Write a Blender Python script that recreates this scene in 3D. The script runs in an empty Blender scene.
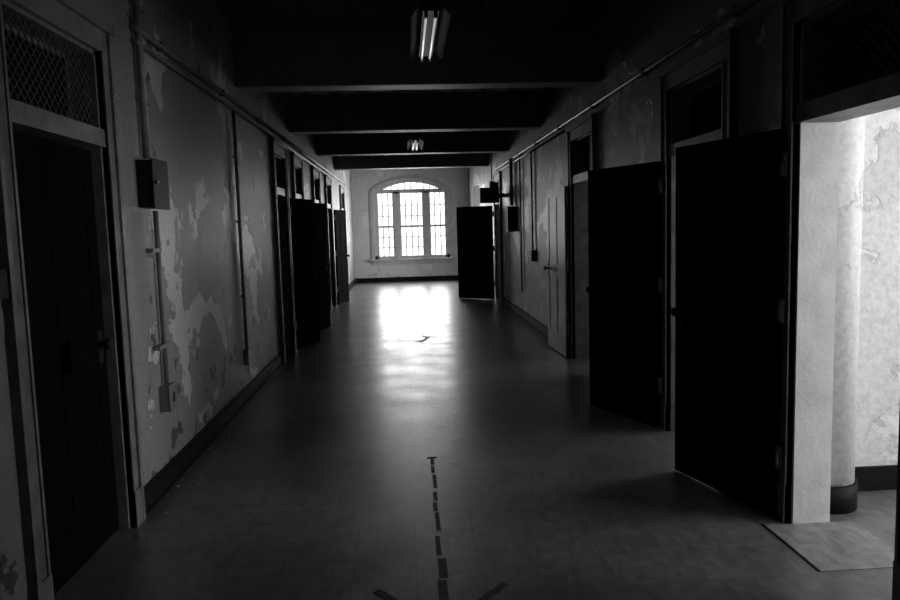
import bpy, bmesh, math, random
from mathutils import Vector, Matrix
random.seed(4)
S = bpy.context.scene
try:
    S.view_settings.view_transform = 'Standard'
    S.view_settings.look = 'None'
except Exception: pass

H = 1.6
XL, XR, YF, ZC = -1.57, 1.98, 22.1, 3.6
YB = -3.5
WT = .2

# ---------------------------------------------------------------- materials
def newmat(name):
    m = bpy.data.materials.new(name); m.use_nodes = True
    nt = m.node_tree; b = nt.nodes['Principled BSDF']
    return m, nt, b
def g(v): return (v, v, v, 1)
def simple(name, v, rough=0.5, noise=0.25, nscale=6, metal=0.0, spec=0.5, bump=0.1):
    m, nt, b = newmat(name); N = nt.nodes; L = nt.links
    geo = N.new('ShaderNodeNewGeometry')
    n = N.new('ShaderNodeTexNoise'); n.inputs['Scale'].default_value = nscale; n.inputs['Detail'].default_value = 8
    L.new(geo.outputs['Position'], n.inputs['Vector'])
    r = N.new('ShaderNodeValToRGB')
    r.color_ramp.elements[0].position = .3; r.color_ramp.elements[1].position = .7
    r.color_ramp.elements[0].color = g(v*(1-noise)); r.color_ramp.elements[1].color = g(min(1, v*(1+noise)))
    L.new(n.outputs['Fac'], r.inputs['Fac']); L.new(r.outputs['Color'], b.inputs['Base Color'])
    b.inputs['Roughness'].default_value = rough; b.inputs['Metallic'].default_value = metal
    b.inputs['Specular IOR Level'].default_value = spec
    if bump > 0:
        n2 = N.new('ShaderNodeTexNoise'); n2.inputs['Scale'].default_value = nscale*6; n2.inputs['Detail'].default_value = 4
        L.new(geo.outputs['Position'], n2.inputs['Vector'])
        bp = N.new('ShaderNodeBump'); bp.inputs['Strength'].default_value = bump; bp.inputs['Distance'].default_value = .01
        L.new(n2.outputs['Fac'], bp.inputs['Height']); L.new(bp.outputs['Normal'], b.inputs['Normal'])
    return m

def wallmat(name, paint, bare, lower, thr=.54, zline=1.75, scale=1.1, rough=.5, band=.1, tonelo=.6, rimf=.7, dirt=.45, brough=.45, lowk=.09, sthr=.655):
    m, nt, b = newmat(name); N = nt.nodes; L = nt.links
    geo = N.new('ShaderNodeNewGeometry')
    def noise(s, d=10, dist=0.0, rgh=.55):
        n = N.new('ShaderNodeTexNoise'); n.inputs['Scale'].default_value = s; n.inputs['Detail'].default_value = d
        n.inputs['Distortion'].default_value = dist; n.inputs['Roughness'].default_value = rgh
        L.new(geo.outputs['Position'], n.inputs['Vector']); return n
    def math_(op, a, c, clamp=False):
        n = N.new('ShaderNodeMath'); n.operation = op; n.use_clamp = clamp
        for i, v in enumerate((a, c)):
            if isinstance(v, (int, float)): n.inputs[i].default_value = v
            else: L.new(v, n.inputs[i])
        return n.outputs[0]
    def ramp(src, p0, p1, c0=g(0), c1=g(1)):
        r = N.new('ShaderNodeValToRGB'); e = r.color_ramp.elements
        e[0].position = p0; e[1].position = p1; e[0].color = c0; e[1].color = c1
        L.new(src, r.inputs['Fac']); return r.outputs['Color']
    def mix(f, a, c, mode='MIX'):
        n = N.new('ShaderNodeMix'); n.data_type = 'RGBA'; n.blend_type = mode
        if isinstance(f, (int, float)): n.inputs[0].default_value = f
        else: L.new(f, n.inputs[0])
        for i, v in ((6, a), (7, c)):
            if isinstance(v, tuple): n.inputs[i].default_value = v
            else: L.new(v, n.inputs[i])
        return n.outputs[2]
    sep = N.new('ShaderNodeSeparateXYZ'); L.new(geo.outputs['Position'], sep.inputs[0])
    n1 = noise(scale, 12, .4, .6); n2 = noise(5, 10); n3 = noise(.55, 4); n4 = noise(28, 6)
    zz = math_('ADD', sep.outputs['Z'], math_('MULTIPLY', math_('SUBTRACT', n1.outputs['Fac'], .5), 1.6))
    low = math_('MULTIPLY', math_('SUBTRACT', zline, zz), 12.0, True)
    # paint flakes most along the damp band around the paint line, and again near the floor
    bandf = math_('SUBTRACT', 1.0, math_('MULTIPLY', math_('ABSOLUTE', math_('SUBTRACT', sep.outputs['Z'], zline+.15), 0), 2.0), True)
    src = math_('ADD', n1.outputs['Fac'], math_('MULTIPLY', bandf, band))
    peel = ramp(src, thr, thr+.012)
    rim = ramp(src, thr-.012, thr-.003)
    lowz = math_('MULTIPLY', math_('SUBTRACT', .8, sep.outputs['Z']), lowk, False)
    small = ramp(math_('ADD', n2.outputs['Fac'], math_('MAXIMUM', lowz, -.015)), sthr, sthr+.013)
    base = mix(low, g(paint), g(lower))
    base = mix(rim, base, g(paint*rimf))
    base = mix(peel, base, g(bare))
    base = mix(small, base, g(bare*dirt))
    tone = ramp(n3.outputs['Fac'], .3, .7, g(tonelo), g(1))
    base = mix(1.0, base, tone, 'MULTIPLY')
    spk = ramp(n4.outputs['Fac'], .3, .6, g(.78), g(1))
    base = mix(1.0, base, spk, 'MULTIPLY')
    L.new(base, b.inputs['Base Color'])
    rr = N.new('ShaderNodeMapRange'); L.new(peel, rr.inputs[0]); rr.inputs[3].default_value = rough; rr.inputs[4].default_value = brough
    L.new(rr.outputs[0], b.inputs['Roughness'])
    hgt = math_('ADD', math_('MULTIPLY', peel, -.6), math_('ADD', math_('MULTIPLY', n4.outputs['Fac'], .5), math_('ADD', math_('MULTIPLY', low, .4), math_('MULTIPLY', small, -.5))))
    bp = N.new('ShaderNodeBump'); bp.inputs['Strength'].default_value = .5; bp.inputs['Distance'].default_value = .01
    L.new(hgt, bp.inputs['Height']); L.new(bp.outputs['Normal'], b.inputs['Normal'])
    return m

def floormat(name, lo, hi, r0, r1):
    m, nt, b = newmat(name); N = nt.nodes; L = nt.links
    geo = N.new('ShaderNodeNewGeometry')
    def noise(s, d=8, sc=(1, 1, 1), dist=0):
        mp = N.new('ShaderNodeMapping'); mp.inputs['Scale'].default_value = sc
        L.new(geo.outputs['Position'], mp.inputs['Vector'])
        n = N.new('ShaderNodeTexNoise'); n.inputs['Scale'].default_value = s; n.inputs['Detail'].default_value = d
        n.inputs['Distortion'].default_value = dist
        L.new(mp.outputs[0], n.inputs['Vector']); return n
    def ramp(src, p0, p1, c0, c1):
        r = N.new('ShaderNodeValToRGB'); e = r.color_ramp.elements
        e[0].position = p0; e[1].position = p1; e[0].color = g(c0); e[1].color = g(c1)
        L.new(src, r.inputs['Fac']); return r.outputs['Color']
    def mul(a, c):
        n = N.new('ShaderNodeMix'); n.data_type = 'RGBA'; n.blend_type = 'MULTIPLY'; n.inputs[0].default_value = 1
        L.new(a, n.inputs[6]); L.new(c, n.inputs[7]); return n.outputs[2]
    n1 = noise(1.3, 10); n2 = noise(14, 8); n3 = noise(1.6, 3, (1.2, 1.0, 1)); n5 = noise(2.4, 9); n6 = noise(9, 12, (3, .6, 1), .5)
    br = N.new('ShaderNodeTexBrick'); br.offset = 0; br.inputs['Scale'].default_value = 1
    br.inputs['Brick Width'].default_value = .3; br.inputs['Row Height'].default_value = .3
    br.inputs['Mortar Size'].default_value = .003; br.inputs['Mortar Smooth'].default_value = .2
    br.inputs['Color1'].default_value = g(1); br.inputs['Color2'].default_value = g(.86); br.inputs['Mortar'].default_value = g(.55)
    L.new(geo.outputs['Position'], br.inputs['Vector'])
    c = mul(mul(ramp(n1.outputs['Fac'], .3, .7, lo, hi), ramp(n2.outputs['Fac'], .3, .65, .6, 1)), br.outputs['Color'])
    c = mul(c, ramp(n6.outputs['Fac'], .35, .5, .72, 1))
    L.new(c, b.inputs['Base Color'])
    r = ramp(n5.outputs['Fac'], .35, .65, r0, r1)
    L.new(r, b.inputs['Roughness'])
    b.inputs['Specular IOR Level'].default_value = .9
    bp = N.new('ShaderNodeBump'); bp.inputs['Strength'].default_value = .24; bp.inputs['Distance'].default_value = .008
    L.new(n3.outputs['Fac'], bp.inputs['Height']); L.new(bp.outputs['Normal'], b.inputs['Normal'])
    return m

M = {}
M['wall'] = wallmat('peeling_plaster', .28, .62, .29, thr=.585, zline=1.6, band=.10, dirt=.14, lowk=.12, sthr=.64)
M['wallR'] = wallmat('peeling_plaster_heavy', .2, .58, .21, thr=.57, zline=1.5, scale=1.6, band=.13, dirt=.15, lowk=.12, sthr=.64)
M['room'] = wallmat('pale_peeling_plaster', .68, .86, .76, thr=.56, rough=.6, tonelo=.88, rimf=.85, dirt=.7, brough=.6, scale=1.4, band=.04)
M['farwall'] = wallmat('far_wall_plaster', .66, .76, .66, thr=.6, rough=.6, tonelo=.8, rimf=.8, dirt=.6, brough=.6)
M['floor'] = floormat('worn_waxed_floor', .10, .2, .28, .37)
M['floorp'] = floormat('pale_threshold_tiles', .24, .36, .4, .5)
M['ceil'] = simple('dark_ceiling_boards', .07, .8, .3, 3)
M['beam'] = simple('painted_beam', .15, .55, .2, 4)
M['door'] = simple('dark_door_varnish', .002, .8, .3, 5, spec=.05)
M['doorlit'] = simple('lit_grey_door', .26, .4, .3, 4)  # door colour lightened for the one lit leaf, light painted in
M['trim'] = simple('chipped_trim_paint', .15, .45, .35, 9, bump=.2)
M['mesh'] = simple('transom_wire', .07, .5, .2, 9)
M['trimw'] = simple('pale_jamb_paint', .74, .5, .12, 7, bump=.2)
M['base'] = simple('black_baseboard', .006, .6, .3, 7, spec=.15)
M['pipe'] = simple('painted_conduit', .2, .45, .25, 12)
M['box'] = simple('dark_metal_box', .012, .55, .4, 15, spec=.2)
M['winf'] = simple('window_frame_paint', .45, .5, .15, 8)
M['metal'] = simple('hinge_metal', .25, .35, .2, 20, metal=.6)
M['fix'] = simple('fixture_housing', .01, .5, .2, 9, spec=.15)
M['tape'] = simple('worn_dark_tape', .035, .7, .6, 30, spec=.2)
M['chip'] = simple('paint_chips_material', .4, .8, .3, 20)
M['paper'] = simple('crumpled_paper', .85, .8, .1, 20)
m, nt, b = newmat('fluorescent_tube'); b.inputs['Base Color'].default_value = g(.85); b.inputs['Roughness'].default_value = .2
b.inputs['Emission Color'].default_value = g(1); b.inputs['Emission Strength'].default_value = .42; M['tube'] = m  # weak emission stands in for the white sheen on unlit tubes

# ---------------------------------------------------------------- mesh builder
class MB:
    def __init__(s, name): s.name = name; s.bm = bmesh.new(); s.mats = []
    def mi(s, k):
        if k not in s.mats: s.mats.append(k)
        return s.mats.index(k)
    def box(s, lo, hi, mat, mtx=None):
        lo = Vector(lo); hi = Vector(hi)
        vs = []
        for z in (lo.z, hi.z):
            for x, y in ((lo.x, lo.y), (hi.x, lo.y), (hi.x, hi.y), (lo.x, hi.y)):
                v = Vector((x, y, z))
                if mtx: v = mtx @ v
                vs.append(s.bm.verts.new(v))
        i = s.mi(mat)
        for f in ((3, 2, 1, 0), (4, 5, 6, 7), (0, 1, 5, 4), (1, 2, 6, 5), (2, 3, 7, 6), (3, 0, 4, 7)):
            fc = s.bm.faces.new([vs[k] for k in f]); fc.material_index = i
        return s
    def cyl(s, p0, p1, r, mat, n=14, r2=None):
        p0 = Vector(p0); p1 = Vector(p1); d = (p1-p0).normalized(); r2 = r if r2 is None else r2
        a = d.orthogonal().normalized(); c = d.cross(a); A = []; B = []
        for k in range(n):
            t = 2*math.pi*k/n; o = a*math.cos(t)+c*math.sin(t)
            A.append(s.bm.verts.new(p0+o*r)); B.append(s.bm.verts.new(p1+o*r2))
        i = s.mi(mat)
        for k in range(n):
            f = s.bm.faces.new((A[k], A[(k+1) % n], B[(k+1) % n], B[k])); f.material_index = i; f.smooth = True
        f = s.bm.faces.new(A[::-1]); f.material_index = i
        f = s.bm.faces.new(B); f.material_index = i
        return s
    def quad(s, pts, mat):
        f = s.bm.faces.new([s.bm.verts.new(p) for p in pts]); f.material_index = s.mi(mat)
    def done(s, loc=(0, 0, 0), rz=0, bevel=0):
        bmesh.ops.recalc_face_normals(s.bm, faces=s.bm.faces[:])
        me = bpy.data.meshes.new(s.name); s.bm.to_mesh(me); s.bm.free()
        for k in s.mats: me.materials.append(M[k])
        o = bpy.data.objects.new(s.name, me); S.collection.objects.link(o)
        o.location = loc; o.rotation_euler = (0, 0, rz)
        if bevel:
            md = o.modifiers.new('bevel', 'BEVEL'); md.width = bevel; md.segments = 2; md.limit_method = 'ANGLE'
        return o

def wall_y(mb, x0, x1, y0, y1, z1, ops, mat, z0=0):
    """wall running along Y with openings (ya,yb,za,zb)"""
    y = y0
    for (a, c, za, zb) in sorted(ops):
        if a > y: mb.box((x0, y, z0), (x1, a, z1), mat)
        if za > z0: mb.box((x0, a, z0), (x1, c, za), mat)
        mb.box((x0, a, zb), (x1, c, z1), mat); y = c
    mb.box((x0, y, z0), (x1, y1, z1), mat)

DH = 2.07; TR0 = 2.16; TR1 = 2.56
opsL = [(3.0, 3.94), (8.95, 9.7), (10.5, 11.2), (12.7, 13.45), (14.7, 15.5), (18.0, 18.8)]
opsR = [(2.70, 3.55), (4.36, 5.30), (7.5, 8.4), (14.8, 15.62)]
w = MB('wall_left'); wall_y(w, XL-WT, XL, YB, YF+.35, ZC, [(a, c, 0, TR1) for a, c in opsL], 'wall'); w.done()
w = MB('wall_right'); wall_y(w, XR, XR+WT, YB, YF+.35, ZC, [(a, c, 0, TR1) for a, c in opsR]+[(17.7, 20.9, 0, 2.75)], 'wallR'); w.done()  # wide opening leads to an invented hall, added to light the far end
w = MB('wall_near'); w.box((XL-WT, YB-.2, 0), (XR+WT, YB, ZC), 'wall'); w.done()
w = MB('floor'); w.box((-4.2, YB-.2, -.1), (5.6, YF+.35, 0), 'floor'); w.done()
w = MB('ceiling'); w.box((-4.2, YB-.2, ZC), (5.6, YF+.35, ZC+.15), 'ceil')
x = XL+.25
while x < XR-.1:
    w.box((x-.03, YB, ZC-.1), (x+.03, YF, ZC), 'ceil'); x += .42
w.done()
for y in (3.9-3.2, 3.9, 7.15, 10.35, 13.5, 16.7):
    w = MB('ceiling_beam'); w.box((XL, y, 2.99), (XR, y+.28, ZC-.1), 'beam'); w.done(bevel=.015)

# ---------- far wall with segmental arch opening and window
WX, WW, WZ0, WZS, RISE = .215, 2.30, .70, 2.74, .36
hw = WW/2; R = (hw*hw+RISE*RISE)/(2*RISE)
def arch(x, off=0.0):
    d = x-WX; rr = R+off
    return WZS+RISE-R+math.sqrt(max(rr*rr-d*d, 0))
w = MB('wall_far')
w.box((XL-.2, YF, 0), (WX-hw, YF+.35, ZC), 'farwall'); w.box((WX+hw, YF, 0), (XR+.2, YF+.35, ZC), 'farwall')
w.box((WX-hw, YF, 0), (WX+hw, YF+.35, WZ0), 'farwall')
NS = 24
for k in range(NS):
    a = WX-hw+WW*k/NS; c = WX-hw+WW*(k+1)/NS
    for yy in (YF, YF+.35): w.quad([(a, yy, arch(a)), (c, yy, arch(c)), (c, yy, ZC), (a, yy, ZC)], 'farwall')
    w.quad([(a, YF, arch(a)), (c, YF, arch(c)), (c, YF+.35, arch(c)), (a, YF+.35, arch(a))], 'farwall')
w.done()
w = MB('window_1')
y0, y1 = YF+.05, YF+.14
def archband(off0, off1, ya, yb, mat, spr=0):
    for k in range(NS):
        a = -hw+WW*k/NS; c = -hw+WW*(k+1)/NS
        P = []
        for d in (a, c):
            t = math.asin(d/R); 
            for rr in (R+off0, R+off1):
                P.append((WX+rr*math.sin(t), WZS+RISE-R+rr*math.cos(t)))
        (xa0, za0), (xa1, za1), (xc0, zc0), (xc1, zc1) = P
        for yy in (ya, yb): w.quad([(xa0, yy, za0), (xc0, yy, zc0), (xc1, yy, zc1), (xa1, yy, za1)], mat)
        w.quad([(xa0, ya, za0), (xc0, ya, zc0), (xc0, yb, zc0), (xa0, yb, za0)], mat)
        w.quad([(xa1, ya, za1), (xc1, ya, zc1), (xc1, yb, zc1), (xa1, yb, za1)], mat)
archband(0, -.1, y0, y1, 'winf'); archband(.1, 0, YF-.03, YF, 'winf')
w.box((WX-hw, y0, WZ0), (WX-hw+.1, y1, WZS), 'winf'); w.box((WX+hw-.1, y0, WZ0), (WX+hw, y1, WZS), 'winf')
w.box((WX-hw-.1, YF-.03, WZ0-.05), (WX-hw, YF, WZS+.02), 'winf'); w.box((WX+hw, YF-.03, WZ0-.05), (WX+hw+.1, YF, WZS+.02), 'winf')
w.box((WX-hw-.14, YF-.1, WZ0-.06), (WX+hw+.14, YF+.1, WZ0), 'winf')
w.box((WX-hw-.1, YF-.03, WZ0-.18), (WX+hw+.1, YF, WZ0-.06), 'winf')
w.box((WX-hw, y0, WZ0), (WX+hw, y1, WZ0+.09), 'winf')
w.box((WX-hw, y0-.02, WZS-.06), (WX+hw, y1, WZS+.06), 'winf')
m1, m2 = WX-.45, WX+.45
for mx in (m1, m2): w.box((mx-.085, y0-.02, WZ0), (mx+.085, y1, WZS), 'winf')
secs = [(WX-hw+.1, m1-.085, 2), (m1+.085, m2-.085, 3), (m2+.085, WX+hw-.1, 2)]
for a, c, nb in secs:
    w.box((a, y0+.01, 1.65), (c, y1-.01, 1.71), 'winf')
    for e in (a, c-.04): w.box((e, y0+.02, WZ0+.09), (e+.04, y1-.02, WZS-.06), 'winf')
    for k in range(nb):
        xx = a+(c-a)*(k+1)/(nb+1); w.box((xx-.015, y0+.03, WZ0+.05), (xx+.015, y0+.06, WZS), 'winf')
    for zz in (1.05, 1.36, 2.0, 2.32): w.box((a, y0+.03, zz-.011), (c, y0+.06, zz+.011), 'winf')
for k in range(1, 12):
    xx = WX-hw+WW*k/12; w.box((xx-.013, y0+.03, WZS), (xx+.013, y0+.06, arch(xx)-.05), 'winf')
w.done()

# ---------- door frames with transoms
def clip_seg(cx, cz, dx, dz, lo, hi):
    t0, t1 = -9, 9
    for p, d, a, c in ((cx, dx, lo[0], hi[0]), (cz, dz, lo[1], hi[1])):
        u, v = (a-p)/d, (c-p)/d
        if u > v: u, v = v, u
        t0 = max(t0, u); t1 = min(t1, v)
    return (t0, t1) if t1-t0 > .01 else None
def frame(side, a, c, mesh=False, mat='trim', jamb='trim'):
    w = MB('trim_door_frame'); s = 1 if side == 'L' else -1
    X = XL if side == 'L' else XR
    def bx(x0, x1, ya, yb, za, zb, m=mat):
        u, v = X+s*x0, X+s*x1
        w.box((min(u, v), ya, za), (max(u, v), yb, zb), m)
    cw = .11
    bx(0, .028, a-cw, a, 0, TR1+cw); bx(0, .028, c, c+cw, 0, TR1+cw); bx(0, .028, a, c, TR1, TR1+cw)
    bx(0, .042, a-cw-.012, a-cw+.02, 0, TR1+cw); bx(0, .042, c+cw-.02, c+cw+.012, 0, TR1+cw)
    bx(0, .055, a-cw-.03, c+cw+.03, TR1+cw, TR1+cw+.045)
    bx(0, .036, a-.018, a, 0, TR1); bx(0, .036, c, c+.018, 0, TR1)
    bx(0, .04, a-cw-.015, a+.0, 0, .2); bx(0, .04, c, c+cw+.015, 0, .2)
    bx(-WT, .0, a, a+.02, 0, TR1, jamb); bx(-WT, .0, c-.02, c, 0, TR1, jamb)
    bx(-WT, .0, a, c, TR1-.02, TR1); bx(-WT, .02, a, c, DH, TR0)
    bx(-.16, -.13, a+.02, a+.05, TR0, TR1-.02); bx(-.16, -.13, c-.05, c-.02, TR0, TR1-.02)
    bx(-.16, -.13, a, c, TR0, TR0+.03); bx(-.16, -.13, a, c, TR1-.05, TR1-.02)
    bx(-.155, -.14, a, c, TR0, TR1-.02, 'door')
    if mesh:
        sp = .055; n = int((c-a+.5)/sp)+2
        for sg in (1, -1):
            for k in range(n):
                cy = a-.25+k*sp; r = clip_seg(cy, (TR0+TR1)/2, sg*.7071, .7071, (a+.02, TR0), (c-.02, TR1-.02))
                if r:
                    mid = (r[0]+r[1])/2; L2 = (r[1]-r[0])/2
                    mt = Matrix.Translation((X-s*.03, cy+sg*.7071*mid, (TR0+TR1)/2+.7071*mid)) @ Matrix.Rotation(sg*-math.pi/4, 4, 'X')
                    w.box((-.0025, -.0025, -L2), (.0025, .0025, L2), 'mesh', mt)
    return w.done()
for i, (a, c) in enumerate(opsL): frame('L', a, c, mesh=(i == 0))
for i, (a, c) in enumerate(opsR): frame('R', a, c, mesh=(i == 0), jamb='trimw' if i == 0 else 'trim')

# ---------- door leaves
cnt = [0]
def leaf(loc, ang, wd=.82, h=2.04, mat='door', hinge=True):
    cnt[0] += 1
    w = MB('door_%d' % cnt[0]); t = .02
    w.box((0, -t*.8, 0), (wd, t*.8, h), mat)
    st = .11
    for (xa, xb, za, zb) in ((0, st, 0, h), (wd-st, wd, 0, h), (st, wd-st, 0, .22), (st, wd-st, h-.12, h), (st, wd-st, .95, 1.1), (wd/2-.05, wd/2+.05, .22, h-.12)):
        w.box((xa, -t, za), (xb, t, zb), mat)
    for sgn in (-1, 1):
        w.box((wd-.09, sgn*t-.003, .93), (wd-.04, sgn*t+.003, 1.1), 'box')
        w.cyl((wd-.065, sgn*t, 1.03), (wd-.065, sgn*(t+.045), 1.03), .012, 'box')
        w.cyl((wd-.065, sgn*(t+.03), 1.03), (wd-.065, sgn*(t+.06), 1.03), .028, 'box')
    if hinge:
        for z in (.27, 1.05, 1.8):
            w.cyl((-.012, 0, z), (-.012, 0, z+.12), .013, 'metal')
            w.box((-.045, -.004, z), (0, .004, z+.12), 'metal')
    return w.done((loc[0], loc[1], .012), math.radians(ang))
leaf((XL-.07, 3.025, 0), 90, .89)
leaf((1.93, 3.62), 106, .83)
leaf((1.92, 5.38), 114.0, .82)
leaf((1.91, 8.48), 92.5, .9, mat='doorlit')
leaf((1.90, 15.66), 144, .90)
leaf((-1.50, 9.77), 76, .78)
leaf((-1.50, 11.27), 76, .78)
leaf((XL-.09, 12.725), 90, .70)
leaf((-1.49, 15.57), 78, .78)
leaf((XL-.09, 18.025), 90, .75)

# ---------- baseboards
def gaps(y0, y1, ops, m=.12):
    r = []; y = y0
    for a, c in sorted(ops):
        r.append((y, a-m)); y = c+m
    r.append((y, y1)); return [q for q in r if q[1]-q[0] > .02]
w = MB('baseboard_left')
for a, c in gaps(YB, YF, opsL):
    w.box((XL, a, 0), (XL+.02, c, .13), 'base'); w.box((XL, a, .13), (XL+.013, c, .15), 'base'); w.box((XL, a, 0), (XL+.035, c, .02), 'base')
w.done()
w = MB('baseboard_right')
for a, c in gaps(YB, YF, opsR+[(17.7, 20.9)]):
    w.box((XR-.02, a, 0), (XR, c, .13), 'base'); w.box((XR-.013, a, .13), (XR, c, .15), 'base'); w.box((XR-.035, a, 0), (XR, c, .02), 'base')
w.done()
w = MB('baseboard_far'); w.box((XL+.04, YF-.02, 0), (XR-.04, YF, .14), 'base'); w.box((XL+.04, YF-.035, 0), (XR-.04, YF, .02), 'base'); w.done()

# ---------- side rooms on the right, plus the added hall
XO = 5.2; XI = XR+WT
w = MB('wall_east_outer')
wins = [(1.4, 3.4, .9, 2.6), (4.7, 6.5, .9, 2.6), (8.0, 9.6, .9, 2.6), (12.5, 14, .9, 2.6), (18.0, 20.6, .7, 2.7)]  # last window belongs to the added hall
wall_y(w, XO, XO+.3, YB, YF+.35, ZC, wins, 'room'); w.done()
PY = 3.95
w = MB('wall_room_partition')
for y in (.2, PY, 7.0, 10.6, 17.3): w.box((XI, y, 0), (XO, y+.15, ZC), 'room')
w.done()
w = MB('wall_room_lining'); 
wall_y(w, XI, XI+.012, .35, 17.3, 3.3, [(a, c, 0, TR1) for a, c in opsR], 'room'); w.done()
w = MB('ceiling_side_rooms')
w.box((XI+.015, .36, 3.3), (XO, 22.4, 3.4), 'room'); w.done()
w = MB('wall_room_rounded_pier')
PX = 2.295; PYc = 3.79
w.cyl((PX, PYc, 0), (PX, PYc, 3.3), .155, 'room', 40)
w.box((XI, PYc, 0), (PX+.155, PY, 3.3), 'room')
w.cyl((PX, PYc, 0), (PX, PYc, .15), .172, 'base', 40)
w.box((PX, PYc, 0), (PX+.172, PY-.01, .15), 'base'); w.done()
w = MB('baseboard_room'); w.box((PX+.175, PY-.02, 0), (XO, PY, .14), 'base'); w.box((PX+.175, PY-.03, 0), (XO, PY, .03), 'base'); w.done()
n = 1
for (a, c, za, zb) in wins:
    n += 1
    w = MB('window_%d' % n)  # the last frame stands in the added hall
    for (ya, yb, z0, z1) in ((a, a+.07, za, zb), (c-.07, c, za, zb), (a, c, za, za+.07), (a, c, zb-.07, zb), (a, c, (za+zb)/2-.03, (za+zb)/2+.03), ((a+c)/2-.02, (a+c)/2+.02, za, zb)):
        w.box((XO+.1, ya, z0), (XO+.16, yb, z1), 'winf')
    w.box((XO-.06, a-.05, za-.04), (XO+.1, c+.05, za), 'winf')
    w.done()
w = MB('wall_west_outer'); w.box((-4.2, YB, 0), (-4.0, YF+.35, ZC), 'wall')
for y in (2, 7, 10.1, 12, 14.2, 17): w.box((-4.0, y, 0), (XL-WT, y+.15, ZC), 'wall')
w.box((-4.2, YF+.2, 0), (XL-WT, YF+.35, ZC), 'wall'); w.box((-4.2, YB-.2, 0), (XL-WT, YB, ZC), 'wall'); w.done()
w = MB('wall_added_hall_end'); w.box((XI, YF+.2, 0), (XO+.3, YF+.35, ZC), 'room'); w.box((XI, YB-.2, 0), (XO+.3, YB, ZC), 'room')  # closes the invented hall and the near end of the east side
w.done()

# ---------- conduits and boxes
def clips(w, side, z, y0, y1, st=1.6, r=.02):
    X = XL+.001 if side == 'L' else XR-.001; s = 1 if side == 'L' else -1
    y = y0
    while y < y1:
        u, v = X, X+s*.05; w.box((min(u, v), y, z-r*1.5), (max(u, v), y+.025, z+r*1.5), 'pipe'); y += st
w = MB('conduit_pipe')
w.cyl((XL+.03, 4.45, 2.82), (XL+.03, 21.9, 2.82), .02, 'pipe'); w.cyl((XL+.03, 4.45, 2.74), (XL+.03, 16, 2.74), .014, 'pipe')
clips(w, 'L', 2.82, 4.9, 21)
w.cyl((XL+.035, 4.50, 2.065), (XL+.035, 4.50, ZC-.1), .022, 'pipe'); w.cyl((XL+.03, 4.60, .67), (XL+.03, 4.60, 1.755), .016, 'pipe')
for z in (.9, 1.5, 2.4, 2.95): w.box((XL+.001, 4.47, z), (XL+.045, 4.63, z+.025), 'pipe')
w.cyl((XL+.025, 6.9, .45), (XL+.025, 6.9, 2.74), .016, 'pipe'); w.box((XL+.001, 6.84, .36), (XL+.05, 6.96, .5), 'pipe')
for z in (1, 1.7, 2.3): w.box((XL+.001, 6.87, z), (XL+.045, 6.93, z+.02), 'pipe')
w.done()
w = MB('conduit_pipe')
w.cyl((XR-.03, YB+.01, 2.8), (XR-.03, 15.5, 2.8), .017, 'pipe'); w.cyl((XR-.03, 8.6, 2.72), (XR-.03, 14.5, 2.72), .012, 'pipe')
clips(w, 'R', 2.8, 1, 15)
for yy in (12.9, 13.05): w.cyl((XR-.05, yy, 1.965), (XR-.05, yy, 2.8), .02, 'pipe')
w.cyl((XR-.03, 12.1, .5), (XR-.03, 12.1, 2.8), .014, 'pipe'); w.cyl((XR-.03, 11.0, 1.2), (XR-.03, 11.0, 2.72), .014, 'pipe')
w.box((XR-.06, 10.94, 1.05), (XR-.001, 11.06, 1.22), 'box'); w.done()
w = MB('electrical_box')
w.box((XL+.001, 4.40, 1.77), (XL+.09, 4.66, 2.05), 'box'); w.box((XL+.09, 4.39, 1.76), (XL+.10, 4.67, 2.06), 'box')
w.cyl((XL+.10, 4.43, 1.92), (XL+.118, 4.43, 1.92), .012, 'metal'); w.box((XL+.02, 4.66, 1.85), (XL+.06, 4.69, 1.98), 'metal')
w.done(bevel=.006)
w = MB('outlet_box'); w.box((XL+.001, 4.53, .5), (XL+.06, 4.67, .66), 'pipe'); w.box((XL+.06, 4.525, .495), (XL+.066, 4.675, .665), 'trim'); w.box((XL+.066, 4.585, .55), (XL+.071, 4.615, .61), 'box'); w.done(bevel=.004)
w = MB('switch_plate'); w.box((XL+.001, 2.75, 1.38), (XL+.04, 2.86, 1.49), 'box'); w.box((XL+.001, 2.74, 1.24), (XL+.012, 2.86, 1.34), 'pipe'); w.box((XL+.012, 2.79, 1.27), (XL+.02, 2.81, 1.3), 'box'); w.done()
w = MB('electrical_box'); w.box((XR-.14, 12.8, 1.5), (XR-.001, 13.15, 1.95), 'box'); w.box((XR-.15, 12.79, 1.49), (XR-.14, 13.16, 1.96), 'box'); w.done(bevel=.008)
w = MB('exit_sign_box'); w.box((XR-.5, 14.1, 2.06), (XR-.12, 14.22, 2.36), 'box'); w.box((XR-.12, 14.13, 2.16), (XR-.001, 14.19, 2.24), 'box')
w.box((XR-.3, 14.12, 2.36), (XR-.22, 14.2, 2.48), 'box'); w.cyl((XR-.26, 14.16, 2.48), (XR-.26, 14.16, ZC-.1), .012, 'pipe'); w.done(bevel=.006)

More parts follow.
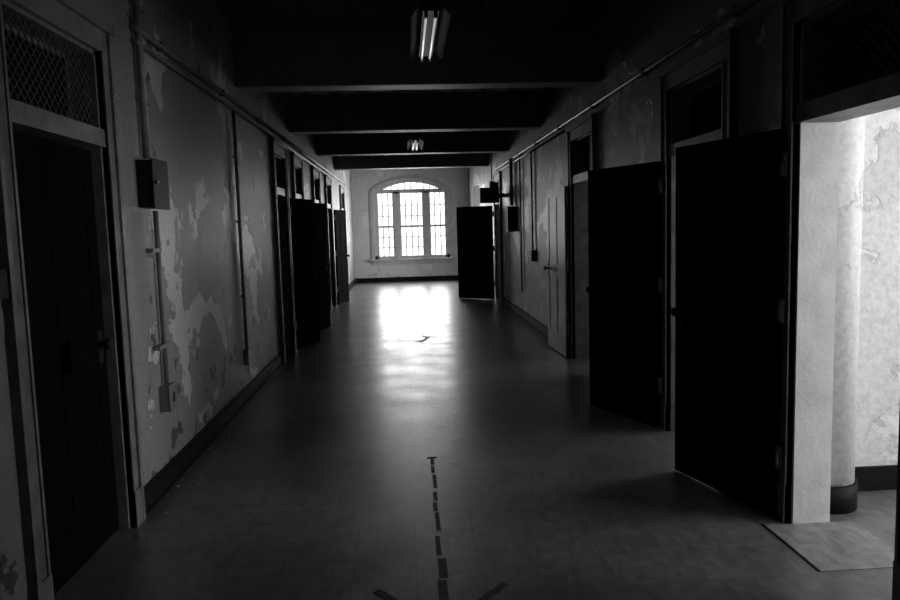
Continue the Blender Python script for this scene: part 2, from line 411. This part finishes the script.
# ---------- ceiling lights
def fixture(yc):
    w = MB('fluorescent_light_fixture'); xc = .22; z = 3.0; L2 = .63
    w.box((xc-.055, yc-L2, z+.03), (xc+.055, yc+L2, z+.1), 'fix')
    for s in (-1, 1):
        w.quad([(xc+s*.055, yc-L2, z+.085), (xc+s*.055, yc+L2, z+.085), (xc+s*.13, yc+L2, z+.0), (xc+s*.13, yc-L2, z+.0)], 'fix')
        w.quad([(xc+s*.055, yc-L2, z+.095), (xc+s*.055, yc+L2, z+.095), (xc+s*.138, yc+L2, z+.005), (xc+s*.138, yc-L2, z+.005)], 'fix')
        w.cyl((xc+s*.032, yc-L2+.03, z+.005), (xc+s*.032, yc+L2-.03, z+.005), .008, 'tube')
        for e in (-1, 1):
            w.box((xc+s*.032-.012, yc+e*(L2-.015)-.015, z-.012), (xc+s*.032+.012, yc+e*(L2-.015)+.015, z+.05), 'fix')
            if s == 1:
                w.cyl((xc, yc+e*.42, z+.1), (xc, yc+e*.42, ZC-.12), .008, 'pipe')
                w.box((xc-.33, yc+e*.42-.02, ZC-.12), (xc+.2, yc+e*.42+.02, ZC-.1), 'fix')
    w.done()
fixture(5.55); fixture(12.55)

# ---------- floor marks
w = MB('floor_tape_line')
y = 4.9
while y > 2.4:
    l = random.uniform(.1, .25); k = random.uniform(.0, .01); ww = .024 if y > 3.45 else .042
    w.box((.09+k+(y-3)*.016, y-l, 0), (.09+ww+k+(y-3)*.016, y, .0015), 'tape'); y -= l+random.uniform(.01, .09 if y > 3.45 else .03)
w.box((.10, 4.9, 0), (.17, 4.93, .0015), 'tape'); w.done()
w = MB('floor_tape_arrow')
for (xa, ya, xb, yb) in ((-.18, 3.08, .0, 2.86), (.40, 3.08, .2, 2.86)):
    d = Vector((xb-xa, yb-ya, 0)); a = math.atan2(d.y, d.x)
    w.box((0, -.018, 0), (d.length, .018, .002), 'tape', Matrix.Translation((xa, ya, 0)) @ Matrix.Rotation(a, 4, 'Z'))
w.done()
w = MB('trim_threshold')
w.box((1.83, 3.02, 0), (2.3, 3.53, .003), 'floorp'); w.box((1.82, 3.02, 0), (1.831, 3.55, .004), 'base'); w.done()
w = MB('fallen_paint_chips_and_paper')
def chip(x, y, s):
    a = random.random()*6.28; pts = []
    for k in range(5):
        t = a+k*2*math.pi/5; r = s*random.uniform(.5, 1)
        pts.append((x+r*math.cos(t), y+r*math.sin(t), .003+random.random()*s*.3))
    w.quad(pts, 'chip')
for k in range(260):
    s_ = random.random() < .6
    d = abs(random.gauss(0, .12))+.05
    chip(XR-d if s_ else XL+d, random.uniform(4.1 if not s_ else 9.5, 16), random.uniform(.008, .025))
for k in range(40): chip(random.uniform(XL+.2, XR-.2), random.uniform(4, 18), random.uniform(.004, .009))
for (xa, ya, ln, an) in ((.17, 10.1, .5, 75), (.10, 10.2, .16, 20), (.28, 10.5, .2, 110)):  # paper scraps, kept in one object with the paint chips
    w.box((0, -.01, .002), (ln, .01, .006), 'paper', Matrix.Translation((xa, ya, 0)) @ Matrix.Rotation(math.radians(an), 4, 'Z'))
w.done()

# ---------- lights
def area(name, loc, rot, sx, sy, L):
    d = bpy.data.lights.new(name, 'AREA'); d.shape = 'RECTANGLE'; d.size = sx; d.size_y = sy
    d.energy = L*math.pi*sx*sy
    o = bpy.data.objects.new(name, d); S.collection.objects.link(o); o.location = loc; o.rotation_euler = rot
area('daylight_far_window', (WX, YF+.6, 1.95), (math.radians(-90), 0, 0), 2.8, 3.0, 14)
E = (0, math.radians(90), 0)
for (a, c, za, zb), L in zip(wins, (14.5, 11, 4.5, 1, 28)):  # last, strongest lamp shines through the invented hall to brighten the far end
    area('daylight_side_and_added_hall', (XO+.4, (a+c)/2, (za+zb)/2), E, zb-za, c-a, L)
W = bpy.data.worlds.new('overcast_sky'); S.world = W; W.use_nodes = True
W.node_tree.nodes['Background'].inputs[0].default_value = g(.9); W.node_tree.nodes['Background'].inputs[1].default_value = 2

# ---------- camera
f = 720.0
d = Vector(((405-450)/f, (300-229)/f, -1)).normalized()
u = Vector((-.034, 1, 0)); u = (u-d*u.dot(d)).normalized()
r = d.cross(u)
Rm = Matrix((r, d, u))
cam = bpy.data.cameras.new('camera'); cam.sensor_width = 36; cam.lens = 36*f/900; cam.clip_start = .05
co = bpy.data.objects.new('camera', cam); S.collection.objects.link(co)
co.matrix_world = Matrix.Translation((0, 0, H)) @ Rm.to_4x4()
S.camera = co
